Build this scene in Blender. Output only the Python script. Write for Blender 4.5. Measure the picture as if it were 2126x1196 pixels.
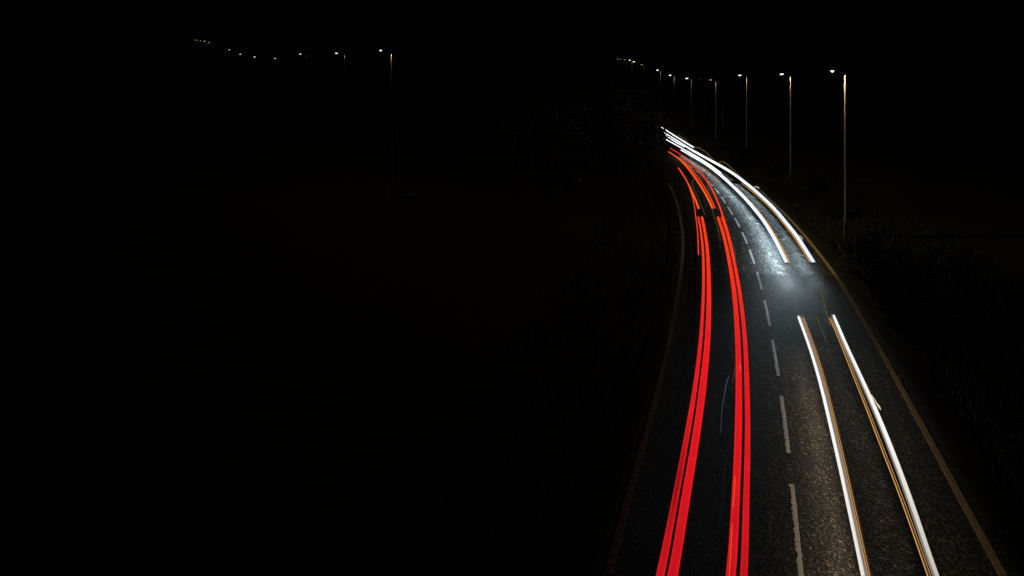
import bpy, math, random
import numpy as np
from mathutils import Vector

random.seed(7)
rng = np.random.default_rng(7)
S = bpy.context.scene
COL = S.collection
for o in list(bpy.data.objects):
    bpy.data.objects.remove(o)

# ------------------------------------------------------------------ camera, sky, exposure
W, H = 2126.0, 1196.0
F = 1888.0            # focal length in photo pixels
HC = 9.4              # eye height above the road (a footbridge)
CX, HY = 1063.0, 170.0   # principal column, horizon row
cam = bpy.data.cameras.new('camera')
cam.sensor_fit = 'HORIZONTAL'
cam.sensor_width = 36.0
cam.lens = 36.0 * F / W
cam.shift_y = -(H / 2 - HY) / W
cam.clip_start = 0.1
cam.clip_end = 3000
co = bpy.data.objects.new('camera', cam)
COL.objects.link(co)
co.location = (0, 0, HC)
co.rotation_euler = (math.radians(90), 0, 0)
S.camera = co

world = bpy.data.worlds.new('World')
S.world = world
world.use_nodes = True
wn = world.node_tree
bg = wn.nodes['Background']
sky = wn.nodes.new('ShaderNodeTexSky')
sky.sky_type = 'NISHITA'
sky.sun_disc = False
sky.sun_elevation = math.radians(12)
sky.sun_rotation = math.radians(200)
hs = wn.nodes.new('ShaderNodeHueSaturation')
hs.inputs['Saturation'].default_value = 0.25
wn.links.new(sky.outputs[0], hs.inputs['Color'])
wn.links.new(hs.outputs[0], bg.inputs['Color'])
bg.inputs['Strength'].default_value = 0.00004

S.view_settings.view_transform = 'Standard'
S.view_settings.look = 'None'
S.view_settings.exposure = 0.0
S.view_settings.gamma = 1.0
S.view_settings.use_curve_mapping = False
S.cycles.use_denoising = True
S.cycles.denoising_prefilter = 'NONE'
S.cycles.use_adaptive_sampling = False
S.cycles.max_bounces = 3
S.cycles.sample_clamp_indirect = 0.4


# ------------------------------------------------------------------ helpers
def at(px, py, z=0.0):
    """Where the ray through a photo pixel meets the height z."""
    d = F * (HC - z) / (py - HY)
    return np.array([(px - CX) / F * d, d, z])


def spline(P, step):
    """Centripetal-ish Catmull-Rom through the rows of P, resampled about every `step` metres on the first two columns."""
    P = np.asarray(P, float)
    if len(P) == 2:
        n = max(2, int(np.linalg.norm(P[1] - P[0]) / step) + 1)
        t = np.linspace(0, 1, n)[:, None]
        return P[0] * (1 - t) + P[1] * t
    A = np.vstack([2 * P[0] - P[1], P, 2 * P[-1] - P[-2]])
    k = np.zeros(len(A))
    for i in range(1, len(A)):
        k[i] = k[i - 1] + max(1e-6, np.linalg.norm(A[i, :3] - A[i - 1, :3])) ** 0.5
    out = []
    for i in range(1, len(A) - 2):
        p0, p1, p2, p3 = A[i - 1:i + 3]
        t0, t1, t2, t3 = k[i - 1:i + 3]
        n = max(2, int(np.linalg.norm(p2[:2] - p1[:2]) / step))
        for t in np.linspace(t1, t2, n, endpoint=False):
            a1 = (t1 - t) / (t1 - t0) * p0 + (t - t0) / (t1 - t0) * p1
            a2 = (t2 - t) / (t2 - t1) * p1 + (t - t1) / (t2 - t1) * p2
            a3 = (t3 - t) / (t3 - t2) * p2 + (t - t2) / (t3 - t2) * p3
            b1 = (t2 - t) / (t2 - t0) * a1 + (t - t0) / (t2 - t0) * a2
            b2 = (t3 - t) / (t3 - t1) * a2 + (t - t1) / (t3 - t1) * a3
            out.append((t2 - t) / (t2 - t1) * b1 + (t - t1) / (t2 - t1) * b2)
    out.append(A[-2])
    return np.array(out)


def smooth(P, n=3, k=2):
    """Even out the reading error of hand-picked points, ends kept."""
    P = P.copy()
    for _ in range(n):
        Q = P.copy()
        Q[1:-1] = 0.25 * P[:-2] + 0.5 * P[1:-1] + 0.25 * P[2:]
        P = Q
    return P


def arclen(P):
    s = np.zeros(len(P))
    s[1:] = np.cumsum(np.linalg.norm(np.diff(P[:, :3], axis=0), axis=1))
    return s


def tangents(P):
    t = np.gradient(P[:, :3], axis=0)
    return t / np.maximum(1e-9, np.linalg.norm(t, axis=1))[:, None]


def mesh_obj(name, verts, faces, mat, parent=None, uv=None, smooth_shade=False):
    me = bpy.data.meshes.new(name)
    me.from_pydata([tuple(map(float, v)) for v in verts], [], [tuple(map(int, f)) for f in faces])
    if mat:
        me.materials.append(mat)
    if uv is not None:
        lay = me.uv_layers.new(name='UVMap')
        vi = np.empty(len(me.loops), np.int32)
        me.loops.foreach_get('vertex_index', vi)
        lay.data.foreach_set('uv', np.asarray(uv, np.float32)[vi].ravel())
    if smooth_shade:
        me.polygons.foreach_set('use_smooth', [True] * len(me.polygons))
    me.update()
    o = bpy.data.objects.new(name, me)
    COL.objects.link(o)
    if parent:
        o.parent = parent
    return o


def tag(o, label=None, cat=None, group=None, kind=None):
    if label:
        o['label'] = label
    if cat:
        o['category'] = cat
    if group:
        o['group'] = group
    if kind:
        o['kind'] = kind
    return o


def empty(name, loc, rz=0.0):
    o = bpy.data.objects.new(name, None)
    o.empty_display_size = 0.3
    COL.objects.link(o)
    o.location = tuple(map(float, loc))
    o.rotation_euler = (0, 0, rz)
    return o


class NT:
    def __init__(self, name):
        self.m = bpy.data.materials.new(name)
        self.m.use_nodes = True
        self.t = self.m.node_tree
        self.t.nodes.clear()
        self.out = self.t.nodes.new('ShaderNodeOutputMaterial')

    def n(self, kind, **kw):
        nd = self.t.nodes.new(kind)
        for k, v in kw.items():
            if k in nd.inputs:
                nd.inputs[k].default_value = v
            else:
                setattr(nd, k, v)
        return nd

    def l(self, a, b):
        self.t.links.new(a, b)

    def math(self, op, a, b=None, c=None, clamp=False):
        nd = self.t.nodes.new('ShaderNodeMath')
        nd.operation = op
        nd.use_clamp = clamp
        for i, x in enumerate((a, b, c)):
            if x is None:
                continue
            if isinstance(x, (int, float)):
                nd.inputs[i].default_value = x
            else:
                self.l(x, nd.inputs[i])
        return nd.outputs[0]

    def ramp(self, fac, stops):
        nd = self.t.nodes.new('ShaderNodeValToRGB')
        e = nd.color_ramp.elements
        while len(e) < len(stops):
            e.new(0.5)
        for el, (p, c) in zip(e, stops):
            el.position = p
            el.color = (*c, 1) if len(c) == 3 else c
        self.l(fac, nd.inputs[0])
        return nd.outputs[0]


def rgb(r, g, b):
    f = lambda c: c / 12.92 / 255 if c <= 10.3 else ((c / 255 + 0.055) / 1.055) ** 2.4
    return (f(r), f(g), f(b))


def mat_plain(name, col, rough=0.6, metal=0.0, var=0.25, scale=6.0):
    b = NT(name)
    tc = b.n('ShaderNodeTexCoord')
    nz = b.n('ShaderNodeTexNoise', Scale=scale, Detail=5.0)
    b.l(tc.outputs['Object'], nz.inputs['Vector'])
    c = b.ramp(nz.outputs['Fac'], [(0.3, tuple(x * (1 - var) for x in col)), (0.7, tuple(min(1, x * (1 + var)) for x in col))])
    p = b.n('ShaderNodeBsdfPrincipled', Roughness=rough, Metallic=metal)
    b.l(c, p.inputs['Base Color'])
    b.l(p.outputs[0], b.out.inputs[0])
    return b.m


def mat_glow(name, col, strength):
    b = NT(name)
    e = b.n('ShaderNodeEmission', Strength=strength)
    e.inputs['Color'].default_value = (*col, 1)
    b.l(e.outputs[0], b.out.inputs[0])
    return b.m


# ------------------------------------------------------------------ the road's lines on the ground
centre_px = [(1663, 1196), (1644.6, 1004), (1637, 941), (1622.5, 822), (1610, 743), (1593.5, 650), (1577, 583),
             (1561.5, 533), (1546.5, 494), (1530.5, 461), (1515.5, 437), (1502, 415), (1488.7, 396.5), (1475, 381),
             (1450, 358), (1435, 347), (1419, 336)]
right_px = [(2083, 1196), (2017, 1076), (1983, 1013), (1941, 933), (1894, 846), (1879, 822), (1838, 744), (1798, 674),
            (1767, 622), (1736, 573.5), (1703.5, 530), (1672, 491), (1641, 456), (1619, 434), (1596, 413), (1566, 388.5),
            (1540, 369), (1512, 350), (1484, 333), (1460, 319.5)]
left_px = [(1262, 1196), (1282, 1115), (1292, 1075.7), (1304.5, 1033.6), (1319.4, 981.7), (1341, 905), (1359, 838), (1370.5, 790.6),
           (1383, 735), (1393, 687.8), (1401.7, 642.6), (1408.3, 600), (1414.4, 562), (1417.4, 528.7), (1417.9, 495), (1415, 468.5),
           (1410, 441.7), (1403, 415), (1397, 399), (1388, 381)]


def ground_line(px):
    P = np.array([at(*p) for p in px])
    return smooth(spline(P, 0.5), 30)


CEN = ground_line(centre_px)
RGT = ground_line(right_px)
LFT = ground_line(left_px)

# lamps: (lens px, py, pole px, depth) ; column height 10 m
lamps_right = [
    (1728, 147, 1755, 54), (1623, 153.5, 1641.5, 82.5), (1536, 156, 1550.5, 112), (1475.5, 165.5, 1486.5, 140),
    (1426, 162.5, 1435.5, 168), (1391.5, 156, 1400, 195), (1365, 145.5, 1371.5, 222), (1332.5, 134, 1337.5, 250),
    (1316.5, 128, 1322, 277), (1307.5, 125, 1312, 300), (1296.5, 124, 1301, 330), (1287.5, 123.2, 1292, 358), (1282, 122.2, 1286, 386)]
lamps_left = [
    (790.5, 104, 813.5, 62), (698.5, 110, 716, 95), (623.5, 112, 637, 130), (571, 121, 582, 162), (528.5, 118, 537.5, 194),
    (499, 112.5, 506.5, 226), (476, 103, 482.5, 257), (434, 88, 438.5, 290), (426.5, 85.5, 429, 318), (416.5, 84.5, 420, 348),
    (409, 83.5, 413, 378), (404.5, 82.7, 408, 408)]
lamps_dim = [(1429.5, 153, 1436.5, 235), (1455.5, 163.5, 1464.5, 205), (1491.5, 170.3, 1500.5, 178)]
COLH = 10.0


def lamp_base(l):
    lx, ly, px, d = l
    return np.array([(px - CX) / F * d, d, HC + (HY - ly) * d / F - COLH])


# road axis carried on past the trees, uphill beside the far lamps
far_axis = [np.array([lamp_base(l)[0] - 6.5, l[3] - 2, max(0.0, lamp_base(l)[2])]) for l in lamps_right[5:]]
axis_ctrl = [np.array([CEN[0][0] - (CEN[40][0] - CEN[0][0]) * 2.2, CEN[0][1] - (CEN[40][1] - CEN[0][1]) * 2.2, 0.0])]
axis_ctrl += [CEN[i] for i in range(0, len(CEN), 10)] + [np.array([26.2, 128, 0.0]), np.array([27.6, 150, 0.0]), np.array([28.2, 172, 0.1])]
axis_ctrl += far_axis
AX = smooth(spline(np.array(axis_ctrl), 1.0), 12)
AXT = tangents(AX)
AXN = np.stack([AXT[:, 1], -AXT[:, 0], np.zeros(len(AX))], 1)
AXN /= np.linalg.norm(AXN, axis=1)[:, None]     # to the right of travel away from the camera

# ------------------------------------------------------------------ materials of the setting
def mat_asphalt():
    b = NT('asphalt')
    tc = b.n('ShaderNodeTexCoord')
    mp = b.n('ShaderNodeMapping')
    mp.inputs['Scale'].default_value = (1.0, 0.5, 1.0)   # rolled surface: the chippings lie along the road
    b.l(tc.outputs['Object'], mp.inputs['Vector'])
    v = mp.outputs[0]
    n1 = b.n('ShaderNodeTexNoise', Scale=17.0, Detail=3.0, Roughness=0.8)
    n2 = b.n('ShaderNodeTexVoronoi', Scale=38.0)
    n3 = b.n('ShaderNodeTexNoise', Scale=0.35, Detail=4.0)
    n4 = b.n('ShaderNodeTexNoise', Scale=5.0, Detail=3.0)
    n5 = b.n('ShaderNodeTexVoronoi', Scale=11.5)
    for n in (n1, n2, n3, n4):
        b.l(v, n.inputs['Vector'])
    mp5 = b.n('ShaderNodeMapping')          # coarse surface dressing on the older stretch beyond the near one
    mp5.inputs['Scale'].default_value = (1.0, 0.26, 1.0)
    b.l(tc.outputs['Object'], mp5.inputs['Vector'])
    b.l(mp5.outputs[0], n5.inputs['Vector'])
    sy = b.n('ShaderNodeSeparateXYZ')
    b.l(tc.outputs['Object'], sy.inputs[0])
    mr = b.n('ShaderNodeMapRange', interpolation_type='SMOOTHSTEP')
    mr.inputs['From Min'].default_value = 22.0
    mr.inputs['From Max'].default_value = 40.0
    mr.inputs['To Min'].default_value = 0.3
    b.l(sy.outputs[1], mr.inputs['Value'])
    g = b.ramp(n1.outputs['Fac'], [(0.38, (0.004, 0.004, 0.004)), (0.5, (0.018, 0.018, 0.0176)), (0.6, (0.075, 0.075, 0.073)), (0.7, (0.22, 0.22, 0.215))])
    sep = b.n('ShaderNodeSeparateColor')
    b.l(n2.outputs['Color'], sep.inputs[0])
    chip = b.ramp(sep.outputs[0], [(0.0, (0.3, 0.3, 0.3)), (0.6, (0.85, 0.85, 0.85)), (0.92, (1.9, 1.85, 1.8)), (1.0, (3.2, 3.1, 2.9))])
    m1 = b.n('ShaderNodeMix', data_type='RGBA', blend_type='MULTIPLY')
    m1.inputs[0].default_value = 1.0
    b.l(g, m1.inputs[6])
    b.l(chip, m1.inputs[7])
    sep5 = b.n('ShaderNodeSeparateColor')
    b.l(n5.outputs['Color'], sep5.inputs[0])
    clot = b.ramp(sep5.outputs[1], [(0.0, (0.06, 0.06, 0.06)), (0.45, (0.45, 0.45, 0.45)), (0.8, (1.4, 1.4, 1.38)), (1.0, (3.8, 3.8, 3.75))])
    m3 = b.n('ShaderNodeMix', data_type='RGBA', blend_type='MULTIPLY')
    b.l(mr.outputs[0], m3.inputs[0])
    b.l(m1.outputs[2], m3.inputs[6])
    b.l(clot, m3.inputs[7])
    tint = b.ramp(sep5.outputs[2], [(0.0, (1.12, 0.98, 0.92)), (0.5, (0.95, 1.04, 0.98)), (1.0, (0.9, 1.0, 1.12))])
    m4 = b.n('ShaderNodeMix', data_type='RGBA', blend_type='MULTIPLY')
    m4.inputs[0].default_value = 1.0
    b.l(m3.outputs[2], m4.inputs[6])
    b.l(tint, m4.inputs[7])
    m1 = m4
    lo = b.ramp(n3.outputs['Fac'], [(0.3, (0.7, 0.7, 0.72)), (0.7, (1.2, 1.18, 1.14))])
    m2 = b.n('ShaderNodeMix', data_type='RGBA', blend_type='MULTIPLY')
    m2.inputs[0].default_value = 1.0
    b.l(m1.outputs[2], m2.inputs[6])
    b.l(lo, m2.inputs[7])
    p = b.n('ShaderNodeBsdfPrincipled', Roughness=0.8)
    p.inputs['Specular IOR Level'].default_value = 0.2
    b.l(m2.outputs[2], p.inputs['Base Color'])
    h = b.math('ADD', n1.outputs['Fac'], b.math('MULTIPLY', n4.outputs['Fac'], 0.4))
    bp = b.n('ShaderNodeBump', Strength=0.7, Distance=0.05)
    b.l(h, bp.inputs['Height'])
    b.l(bp.outputs[0], p.inputs['Normal'])
    b.l(p.outputs[0], b.out.inputs[0])
    return b.m


def mat_paint(name, col):
    b = NT(name)
    tc = b.n('ShaderNodeTexCoord')
    n1 = b.n('ShaderNodeTexNoise', Scale=9.0, Detail=6.0, Roughness=0.7)
    n2 = b.n('ShaderNodeTexNoise', Scale=45.0, Detail=2.0)
    b.l(tc.outputs['Object'], n1.inputs['Vector'])
    b.l(tc.outputs['Object'], n2.inputs['Vector'])
    f = b.math('ADD', n1.outputs['Fac'], b.math('MULTIPLY', n2.outputs['Fac'], 0.35))
    c = b.ramp(f, [(0.44, tuple(x * 0.3 for x in col)), (0.56, tuple(x * 0.85 for x in col)), (0.8, col)])
    p = b.n('ShaderNodeBsdfPrincipled', Roughness=0.6)
    b.l(c, p.inputs['Base Color'])
    bp = b.n('ShaderNodeBump', Strength=0.8, Distance=0.03)
    b.l(f, bp.inputs['Height'])
    b.l(bp.outputs[0], p.inputs['Normal'])
    b.l(p.outputs[0], b.out.inputs[0])
    return b.m


def mat_turf():
    b = NT('turf')
    tc = b.n('ShaderNodeTexCoord')
    n1 = b.n('ShaderNodeTexNoise', Scale=1.6, Detail=8.0, Roughness=0.7)
    b.l(tc.outputs['Object'], n1.inputs['Vector'])
    c = b.ramp(n1.outputs['Fac'], [(0.3, (0.008, 0.009, 0.004)), (0.55, (0.024, 0.026, 0.012)), (0.75, (0.055, 0.05, 0.025))])
    p = b.n('ShaderNodeBsdfPrincipled', Roughness=0.9)
    b.l(c, p.inputs['Base Color'])
    bp = b.n('ShaderNodeBump', Strength=1.0, Distance=0.3)
    b.l(n1.outputs['Fac'], bp.inputs['Height'])
    b.l(bp.outputs[0], p.inputs['Normal'])
    b.l(p.outputs[0], b.out.inputs[0])
    return b.m


def mat_leaf(name, c1, c2):
    b = NT(name)
    g = b.n('ShaderNodeNewGeometry')
    c = b.ramp(g.outputs['Random Per Island'], [(0.0, c1), (1.0, c2)])
    p = b.n('ShaderNodeBsdfPrincipled', Roughness=0.7)
    b.l(c, p.inputs['Base Color'])
    b.l(p.outputs[0], b.out.inputs[0])
    return b.m


M_ASPH = mat_asphalt()
M_WHITE = mat_paint('worn_white_paint', (0.52, 0.52, 0.495))
M_EDGE = mat_paint('worn_warm_lit_paint', (0.56, 0.45, 0.28))  # white line; the warm lamp light on it is put into the colour
M_GREYP = mat_paint('worn_dim_lit_paint', (0.32, 0.35, 0.36))  # white line darkened: the weak light on the left side is painted in
M_TURF = mat_turf()
M_LEAF = mat_leaf('dark_leaves', (0.012, 0.02, 0.008), (0.04, 0.05, 0.02))
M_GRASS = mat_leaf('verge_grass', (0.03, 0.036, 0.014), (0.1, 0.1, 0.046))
M_BARK = mat_plain('bark', (0.05, 0.04, 0.03), 0.9)
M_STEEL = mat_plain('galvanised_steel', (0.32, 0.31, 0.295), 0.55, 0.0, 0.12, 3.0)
M_STEELD = mat_plain('dim_lit_steel', (0.06, 0.058, 0.052), 0.6, 0.0, 0.12, 3.0)  # same steel, darker: the hillside columns' dim lighting is in the colour
M_HOUSING = mat_plain('lantern_black', (0.005, 0.005, 0.005), 0.8)
M_TAR = mat_plain('tar_joint', (0.34, 0.34, 0.33), 0.7)

# ------------------------------------------------------------------ ground
ctrl = [lamp_base(l) for l in lamps_right + lamps_left + lamps_dim]
ctrl += [np.array([*AX[i][:2], AX[i][2]]) for i in range(0, len(AX), 12)]
ctrl += [np.array(p, float) for p in [(-40, 0, 0), (-20, 20, 0.3), (60, 20, 0.2), (60, 80, 0.6), (90, 160, 1.0), (-150, 30, 1.5),
                                      (-220, 200, 9), (-200, 420, 20), (150, 420, 8), (200, 200, 2), (0, 480, 15), (150, 20, 0.5), (20, -20, 0)]]
CT = np.array(ctrl)


def rbf_fit(C):
    n = len(C)
    r = np.linalg.norm(C[:, None, :2] - C[None, :, :2], axis=2)
    A = np.zeros((n + 3, n + 3))
    A[:n, :n] = r
    A[:n, :n] += np.eye(n) * 1e-3
    A[:n, n] = 1
    A[:n, n + 1:n + 3] = C[:, :2] / 100
    A[n:, :n] = A[:n, n:].T
    return np.linalg.solve(A, np.concatenate([C[:, 2], np.zeros(3)]))


RB = rbf_fit(CT)


def hill(XY):
    r = np.linalg.norm(XY[:, None, :] - CT[None, :, :2], axis=2)
    return r @ RB[:-3] + RB[-3] + XY @ RB[-2:] / 100


def ground_z(XY):
    XY = np.atleast_2d(np.asarray(XY, float))
    z = np.empty(len(XY))
    for i in range(0, len(XY), 4000):
        q = XY[i:i + 4000]
        r = np.linalg.norm(q[:, None, :] - AX[None, ::2, :2], axis=2)
        k = r.argmin(1)
        dist = r[np.arange(len(q)), k]
        zr = AX[::2][k, 2] - 0.12
        t = np.clip((dist - 5.6) / 7.0, 0, 1)
        t = t * t * (3 - 2 * t)
        z[i:i + 4000] = zr * (1 - t) + hill(q) * t
    return z


gx = np.concatenate([np.arange(-420, -40, 12.0), np.arange(-40, 70, 2.0), np.arange(70, 440, 12.0)])
gy = np.concatenate([np.arange(-40, 0, 5.0), np.arange(0, 200, 2.5), np.arange(200, 640, 10.0)])
GX, GY = np.meshgrid(gx, gy)
gz = ground_z(np.stack([GX.ravel(), GY.ravel()], 1))
gv = np.stack([GX.ravel(), GY.ravel(), gz], 1)
nx, ny = len(gx), len(gy)
gf = [(j * nx + i, j * nx + i + 1, (j + 1) * nx + i + 1, (j + 1) * nx + i) for j in range(ny - 1) for i in range(nx - 1)]
ground = tag(mesh_obj('ground', gv, gf, M_TURF, smooth_shade=True), kind='structure',
             label='dark rough grassland either side of the road, rising to a hill')

# ------------------------------------------------------------------ road sheet
HALF_L, HALF_R = 4.45, 4.75
offs = [-HALF_L - 0.12, -HALF_L, -3.7, -2.4, -1.2, 0.0, 1.2, 2.4, 3.7, HALF_R, HALF_R + 0.12]
rv, rf = [], []
for i in range(len(AX)):
    for k, o in enumerate(offs):
        p = AX[i] + AXN[i] * o
        p[2] += -0.25 if k in (0, len(offs) - 1) else 0.02 * (1 - abs(o) / 5) - 0.02
        rv.append(p)
m = len(offs)
for i in range(len(AX) - 1):
    for k in range(m - 1):
        rf.append((i * m + k, i * m + k + 1, (i + 1) * m + k + 1, (i + 1) * m + k))
road = tag(mesh_obj('road', rv, rf, M_ASPH, smooth_shade=True), kind='structure', label='dark asphalt road bending left into the night')


def ribbon(P, w, z, mat, name, parent, ragged=0.0, step=None):
    t = tangents(P)
    n = np.stack([t[:, 1], -t[:, 0], 0 * t[:, 0]], 1)
    v, f = [], []
    for i in range(len(P)):
        a = w / 2 * (1 + (rng.normal() * ragged if ragged else 0))
        c = w / 2 * (1 + (rng.normal() * ragged * 0.35 if ragged else 0))
        a = max(a, w * 0.12)
        p = P[i]
        v += [p - n[i] * a + (0, 0, z), p + n[i] * c + (0, 0, z)]
        e = 0.004
        v += [p - n[i] * (a + 0.002) + (0, 0, z - e), p + n[i] * (c + 0.002) + (0, 0, z - e)]
    for i in range(len(P) - 1):
        j, k = 4 * i, 4 * i + 4
        f += [(j, j + 1, k + 1, k), (j, k, k + 2, j + 2), (j + 1, j + 3, k + 3, k + 1)]
    f += [(0, 2, 3, 1), (4 * len(P) - 4, 4 * len(P) - 3, 4 * len(P) - 1, 4 * len(P) - 2)]
    return mesh_obj(name, v, f, mat, parent)


def sub(P, s, a, b, step):
    q = np.arange(a, b + 1e-6, step)
    return np.stack([np.interp(q, s, P[:, k]) for k in range(3)], 1)


# centre dashes: 4 m marks, 2 m gaps, each with a worn ragged side
sC = arclen(CEN)
dash_px = [(1004, 1260), (822, 941), (705.4, 780.7), (622.6, 677), (564.7, 602), (518.7, 548), (482.7, 506), (452.6, 471.5),
           (429, 446), (408.4, 422.4), (390.5, 402.5), (376, 385.6), (364, 371), (353, 359), (344.5, 349.5)]
for ya, yb in dash_px:
    da, db = F * HC / (yb - HY), F * HC / (ya - HY)
    if yb > 1196:
        Pd = [CEN[0] - tangents(CEN)[0] * q for q in np.arange(3.0, 0.05, -0.06)]
        s1 = np.interp(db, CEN[:, 1], sC)
        P = np.vstack([Pd, sub(CEN, sC, 0, s1, 0.06)])
    else:
        P = sub(CEN, sC, np.interp(da, CEN[:, 1], sC), np.interp(db, CEN[:, 1], sC), 0.06)
    ribbon(P, 0.1, 0.006, M_WHITE, 'centre_dash', road, 0.32)
# edge lines with raised ribs
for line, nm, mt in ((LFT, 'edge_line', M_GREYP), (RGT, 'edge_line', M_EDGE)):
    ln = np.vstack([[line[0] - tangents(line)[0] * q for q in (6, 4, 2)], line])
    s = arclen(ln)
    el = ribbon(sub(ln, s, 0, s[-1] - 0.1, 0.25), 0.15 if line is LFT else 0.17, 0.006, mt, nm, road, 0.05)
    t = tangents(ln)
    ribv, ribf = None, None
    me = None
    q = 0.3
    k = 0
    joinv, joinf = [], []
    while q < s[-1] - 0.4:
        p = np.array([np.interp(q, s, ln[:, j]) for j in range(3)])
        d = np.array([np.interp(q, s, t[:, j]) for j in range(3)])
        ang = math.atan2(d[1], d[0])
        if me is None:
            hx, hy = 0.028, 0.078
            z0, z1 = 0.0062, 0.016
            vs = [(-hx, -hy, z0), (hx, -hy, z0), (hx, hy, z0), (-hx, hy, z0),
                  (-hx * .6, -hy * .95, z1), (hx * .6, -hy * .95, z1), (hx * .6, hy * .95, z1), (-hx * .6, hy * .95, z1)]
            fs = [(4, 5, 6, 7), (0, 1, 5, 4), (1, 2, 6, 5), (2, 3, 7, 6), (3, 0, 4, 7)]
            r0 = mesh_obj('rib', vs, fs, mt, el)
            me = r0.data
            r = r0
        else:
            r = r0.copy()
            COL.objects.link(r)
        r.parent = el
        r.location = tuple(p)
        r.rotation_euler = (0, 0, ang + rng.normal() * 0.03)
        k += 1
        q += 0.36 + rng.normal() * 0.01
        if k >= 290:
            break
# transverse surfacing joint across the oncoming lane
ja, jb = at(1497, 408.6), at(1583, 409.4)
jp = np.linspace(ja, jb, 24) + np.stack([np.zeros(24), rng.normal(size=24) * 0.02, np.zeros(24)], 1)
ribbon(jp, 0.09, 0.005, M_TAR, 'surface_joint', road, 0.25)

# ------------------------------------------------------------------ light trails
def path_px(pts, z, step=0.4, sm=4):
    """pts: (px, py[, width px]) -> rows x, y, z, width in metres; evenly sampled and evened out."""
    rows = []
    for p in pts:
        q = at(p[0], p[1], z)
        w = (p[2] if len(p) > 2 else 2.0) * q[1] / F
        rows.append([*q, w])
    P = spline(np.array(rows), step)
    return smooth(P, sm)


M_UNDER = mat_plain('unlit_underside', (0.01, 0.01, 0.01), 0.9)


def tube(name, P, hz, mat, parent=None, n=12, round_ends=True, under=True):
    """Flattened tube along P (x, y, z, width); UV = (metres along, -1..1 across)."""
    t = tangents(P)
    nn = np.stack([t[:, 1], -t[:, 0], 0 * t[:, 0]], 1)
    nn /= np.maximum(1e-9, np.linalg.norm(nn, axis=1))[:, None]
    s = arclen(P)
    v, uv, f = [], [], []
    for i in range(len(P)):
        k = 0.75 if round_ends and i in (0, len(P) - 1) else 1.0
        for a in range(n):
            th = 2 * math.pi * a / n
            c, sn = math.cos(th), math.sin(th)
            h = min(hz, P[i, 3] * 0.5) if hz > 0 else P[i, 3] * 0.5
            v.append(P[i, :3] + nn[i] * c * P[i, 3] / 2 * k + np.array([0, 0, sn * h * k]))
            uv.append((s[i], c))
    for i in range(len(P) - 1):
        for a in range(n):
            b_ = (a + 1) % n
            f.append((i * n + a, (i + 1) * n + a, (i + 1) * n + b_, i * n + b_))
    f.append(tuple(range(n)))
    f.append(tuple((len(P) - 1) * n + a for a in reversed(range(n))))
    o = mesh_obj(name, v, f, mat, parent, uv, True)
    if under:                       # dark underside added so the tubes cast less glow on the road
        o.data.materials.append(M_UNDER)
        o.data.polygons.foreach_set('material_index', [1 if p.normal.z < 0.12 else 0 for p in o.data.polygons])
    return o


def mat_red(name, ribs_side, seed, far_orange=(0.9, 0.055, 0.012), length=34.0, dip=None):
    """Tail-lamp trail: brighter rims, duller core, LED flicker near the start, turning orange-red far away."""
    b = NT(name)
    uvn = b.n('ShaderNodeUVMap')
    sp = b.n('ShaderNodeSeparateXYZ')
    b.l(uvn.outputs[0], sp.inputs[0])
    u, v = sp.outputs[0], sp.outputs[1]
    col = b.ramp(b.math('DIVIDE', u, length, clamp=True), [(0.0, rgb(205, 22, 32)), (0.16, rgb(232, 26, 34)), (0.45, rgb(240, 30, 34)),
                                                           (0.75, rgb(250, 48, 30)), (1.0, rgb(252, 62, 24))])
    # rim profile
    av = b.math('ABSOLUTE', v)
    rim = b.ramp(av, [(0.0, (0.80,) * 3), (0.6, (0.86,) * 3), (0.82, (1.12,) * 3), (1.0, (0.95,) * 3)])
    rimfade = b.ramp(b.math('DIVIDE', u, 26.0, clamp=True), [(0.0, (1,) * 3), (0.35, (0.9,) * 3), (1.0, (0.1,) * 3)])
    # flicker bars
    wv = b.math('SINE', b.math('MULTIPLY', u, 2 * math.pi / 0.085))
    side = b.math('MULTIPLY', v, float(ribs_side))
    smask = b.ramp(b.math('MULTIPLY_ADD', side, 0.5, 0.5), [(0.35, (0, 0, 0)), (0.6, (1, 1, 1)), (0.9, (1, 1, 1)), (0.95, (0, 0, 0))])
    nearm = b.ramp(b.math('DIVIDE', u, 10.0, clamp=True), [(0.0, (1,) * 3), (0.35, (0.45,) * 3), (1.0, (0.0,) * 3)])
    fl = b.math('MULTIPLY', b.math('MULTIPLY', smask, nearm), b.math('MULTIPLY', wv, 0.22))
    nz = b.n('ShaderNodeTexNoise', noise_dimensions='1D', Scale=0.6, Detail=3.0)
    b.l(b.math('ADD', u, float(seed) * 13.7), nz.inputs['W'])
    slow = b.math('MULTIPLY_ADD', nz.outputs['Fac'], 0.22, 0.89)
    # rim mixed towards 1 far away
    rr = b.math('ADD', b.math('MULTIPLY', b.math('SUBTRACT', rim, 1.0), rimfade), 1.0)
    k = b.math('MULTIPLY', b.math('ADD', rr, fl), slow)
    if dip:
        dd = b.math('DIVIDE', b.math('SUBTRACT', u, dip[0]), dip[1])
        g = b.math('POWER', 2.718, b.math('MULTIPLY', b.math('MULTIPLY', dd, dd), -1.0))
        core = b.math('SUBTRACT', 1.0, b.math('MULTIPLY', av, av))
        k = b.math('MULTIPLY', k, b.math('SUBTRACT', 1.0, b.math('MULTIPLY', b.math('MULTIPLY', g, core), dip[2])))
    e = b.n('ShaderNodeEmission')
    b.l(col, e.inputs['Color'])
    b.l(k, e.inputs['Strength'])
    b.l(e.outputs[0], b.out.inputs[0])
    return b.m


ZT, ZH = 0.75, 0.65


def edges(rows):
    """(y, left, right) rows -> (centre, y, width)."""
    return [((a + c) / 2, y, c - a - 1.3) for y, a, c in rows]


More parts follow.
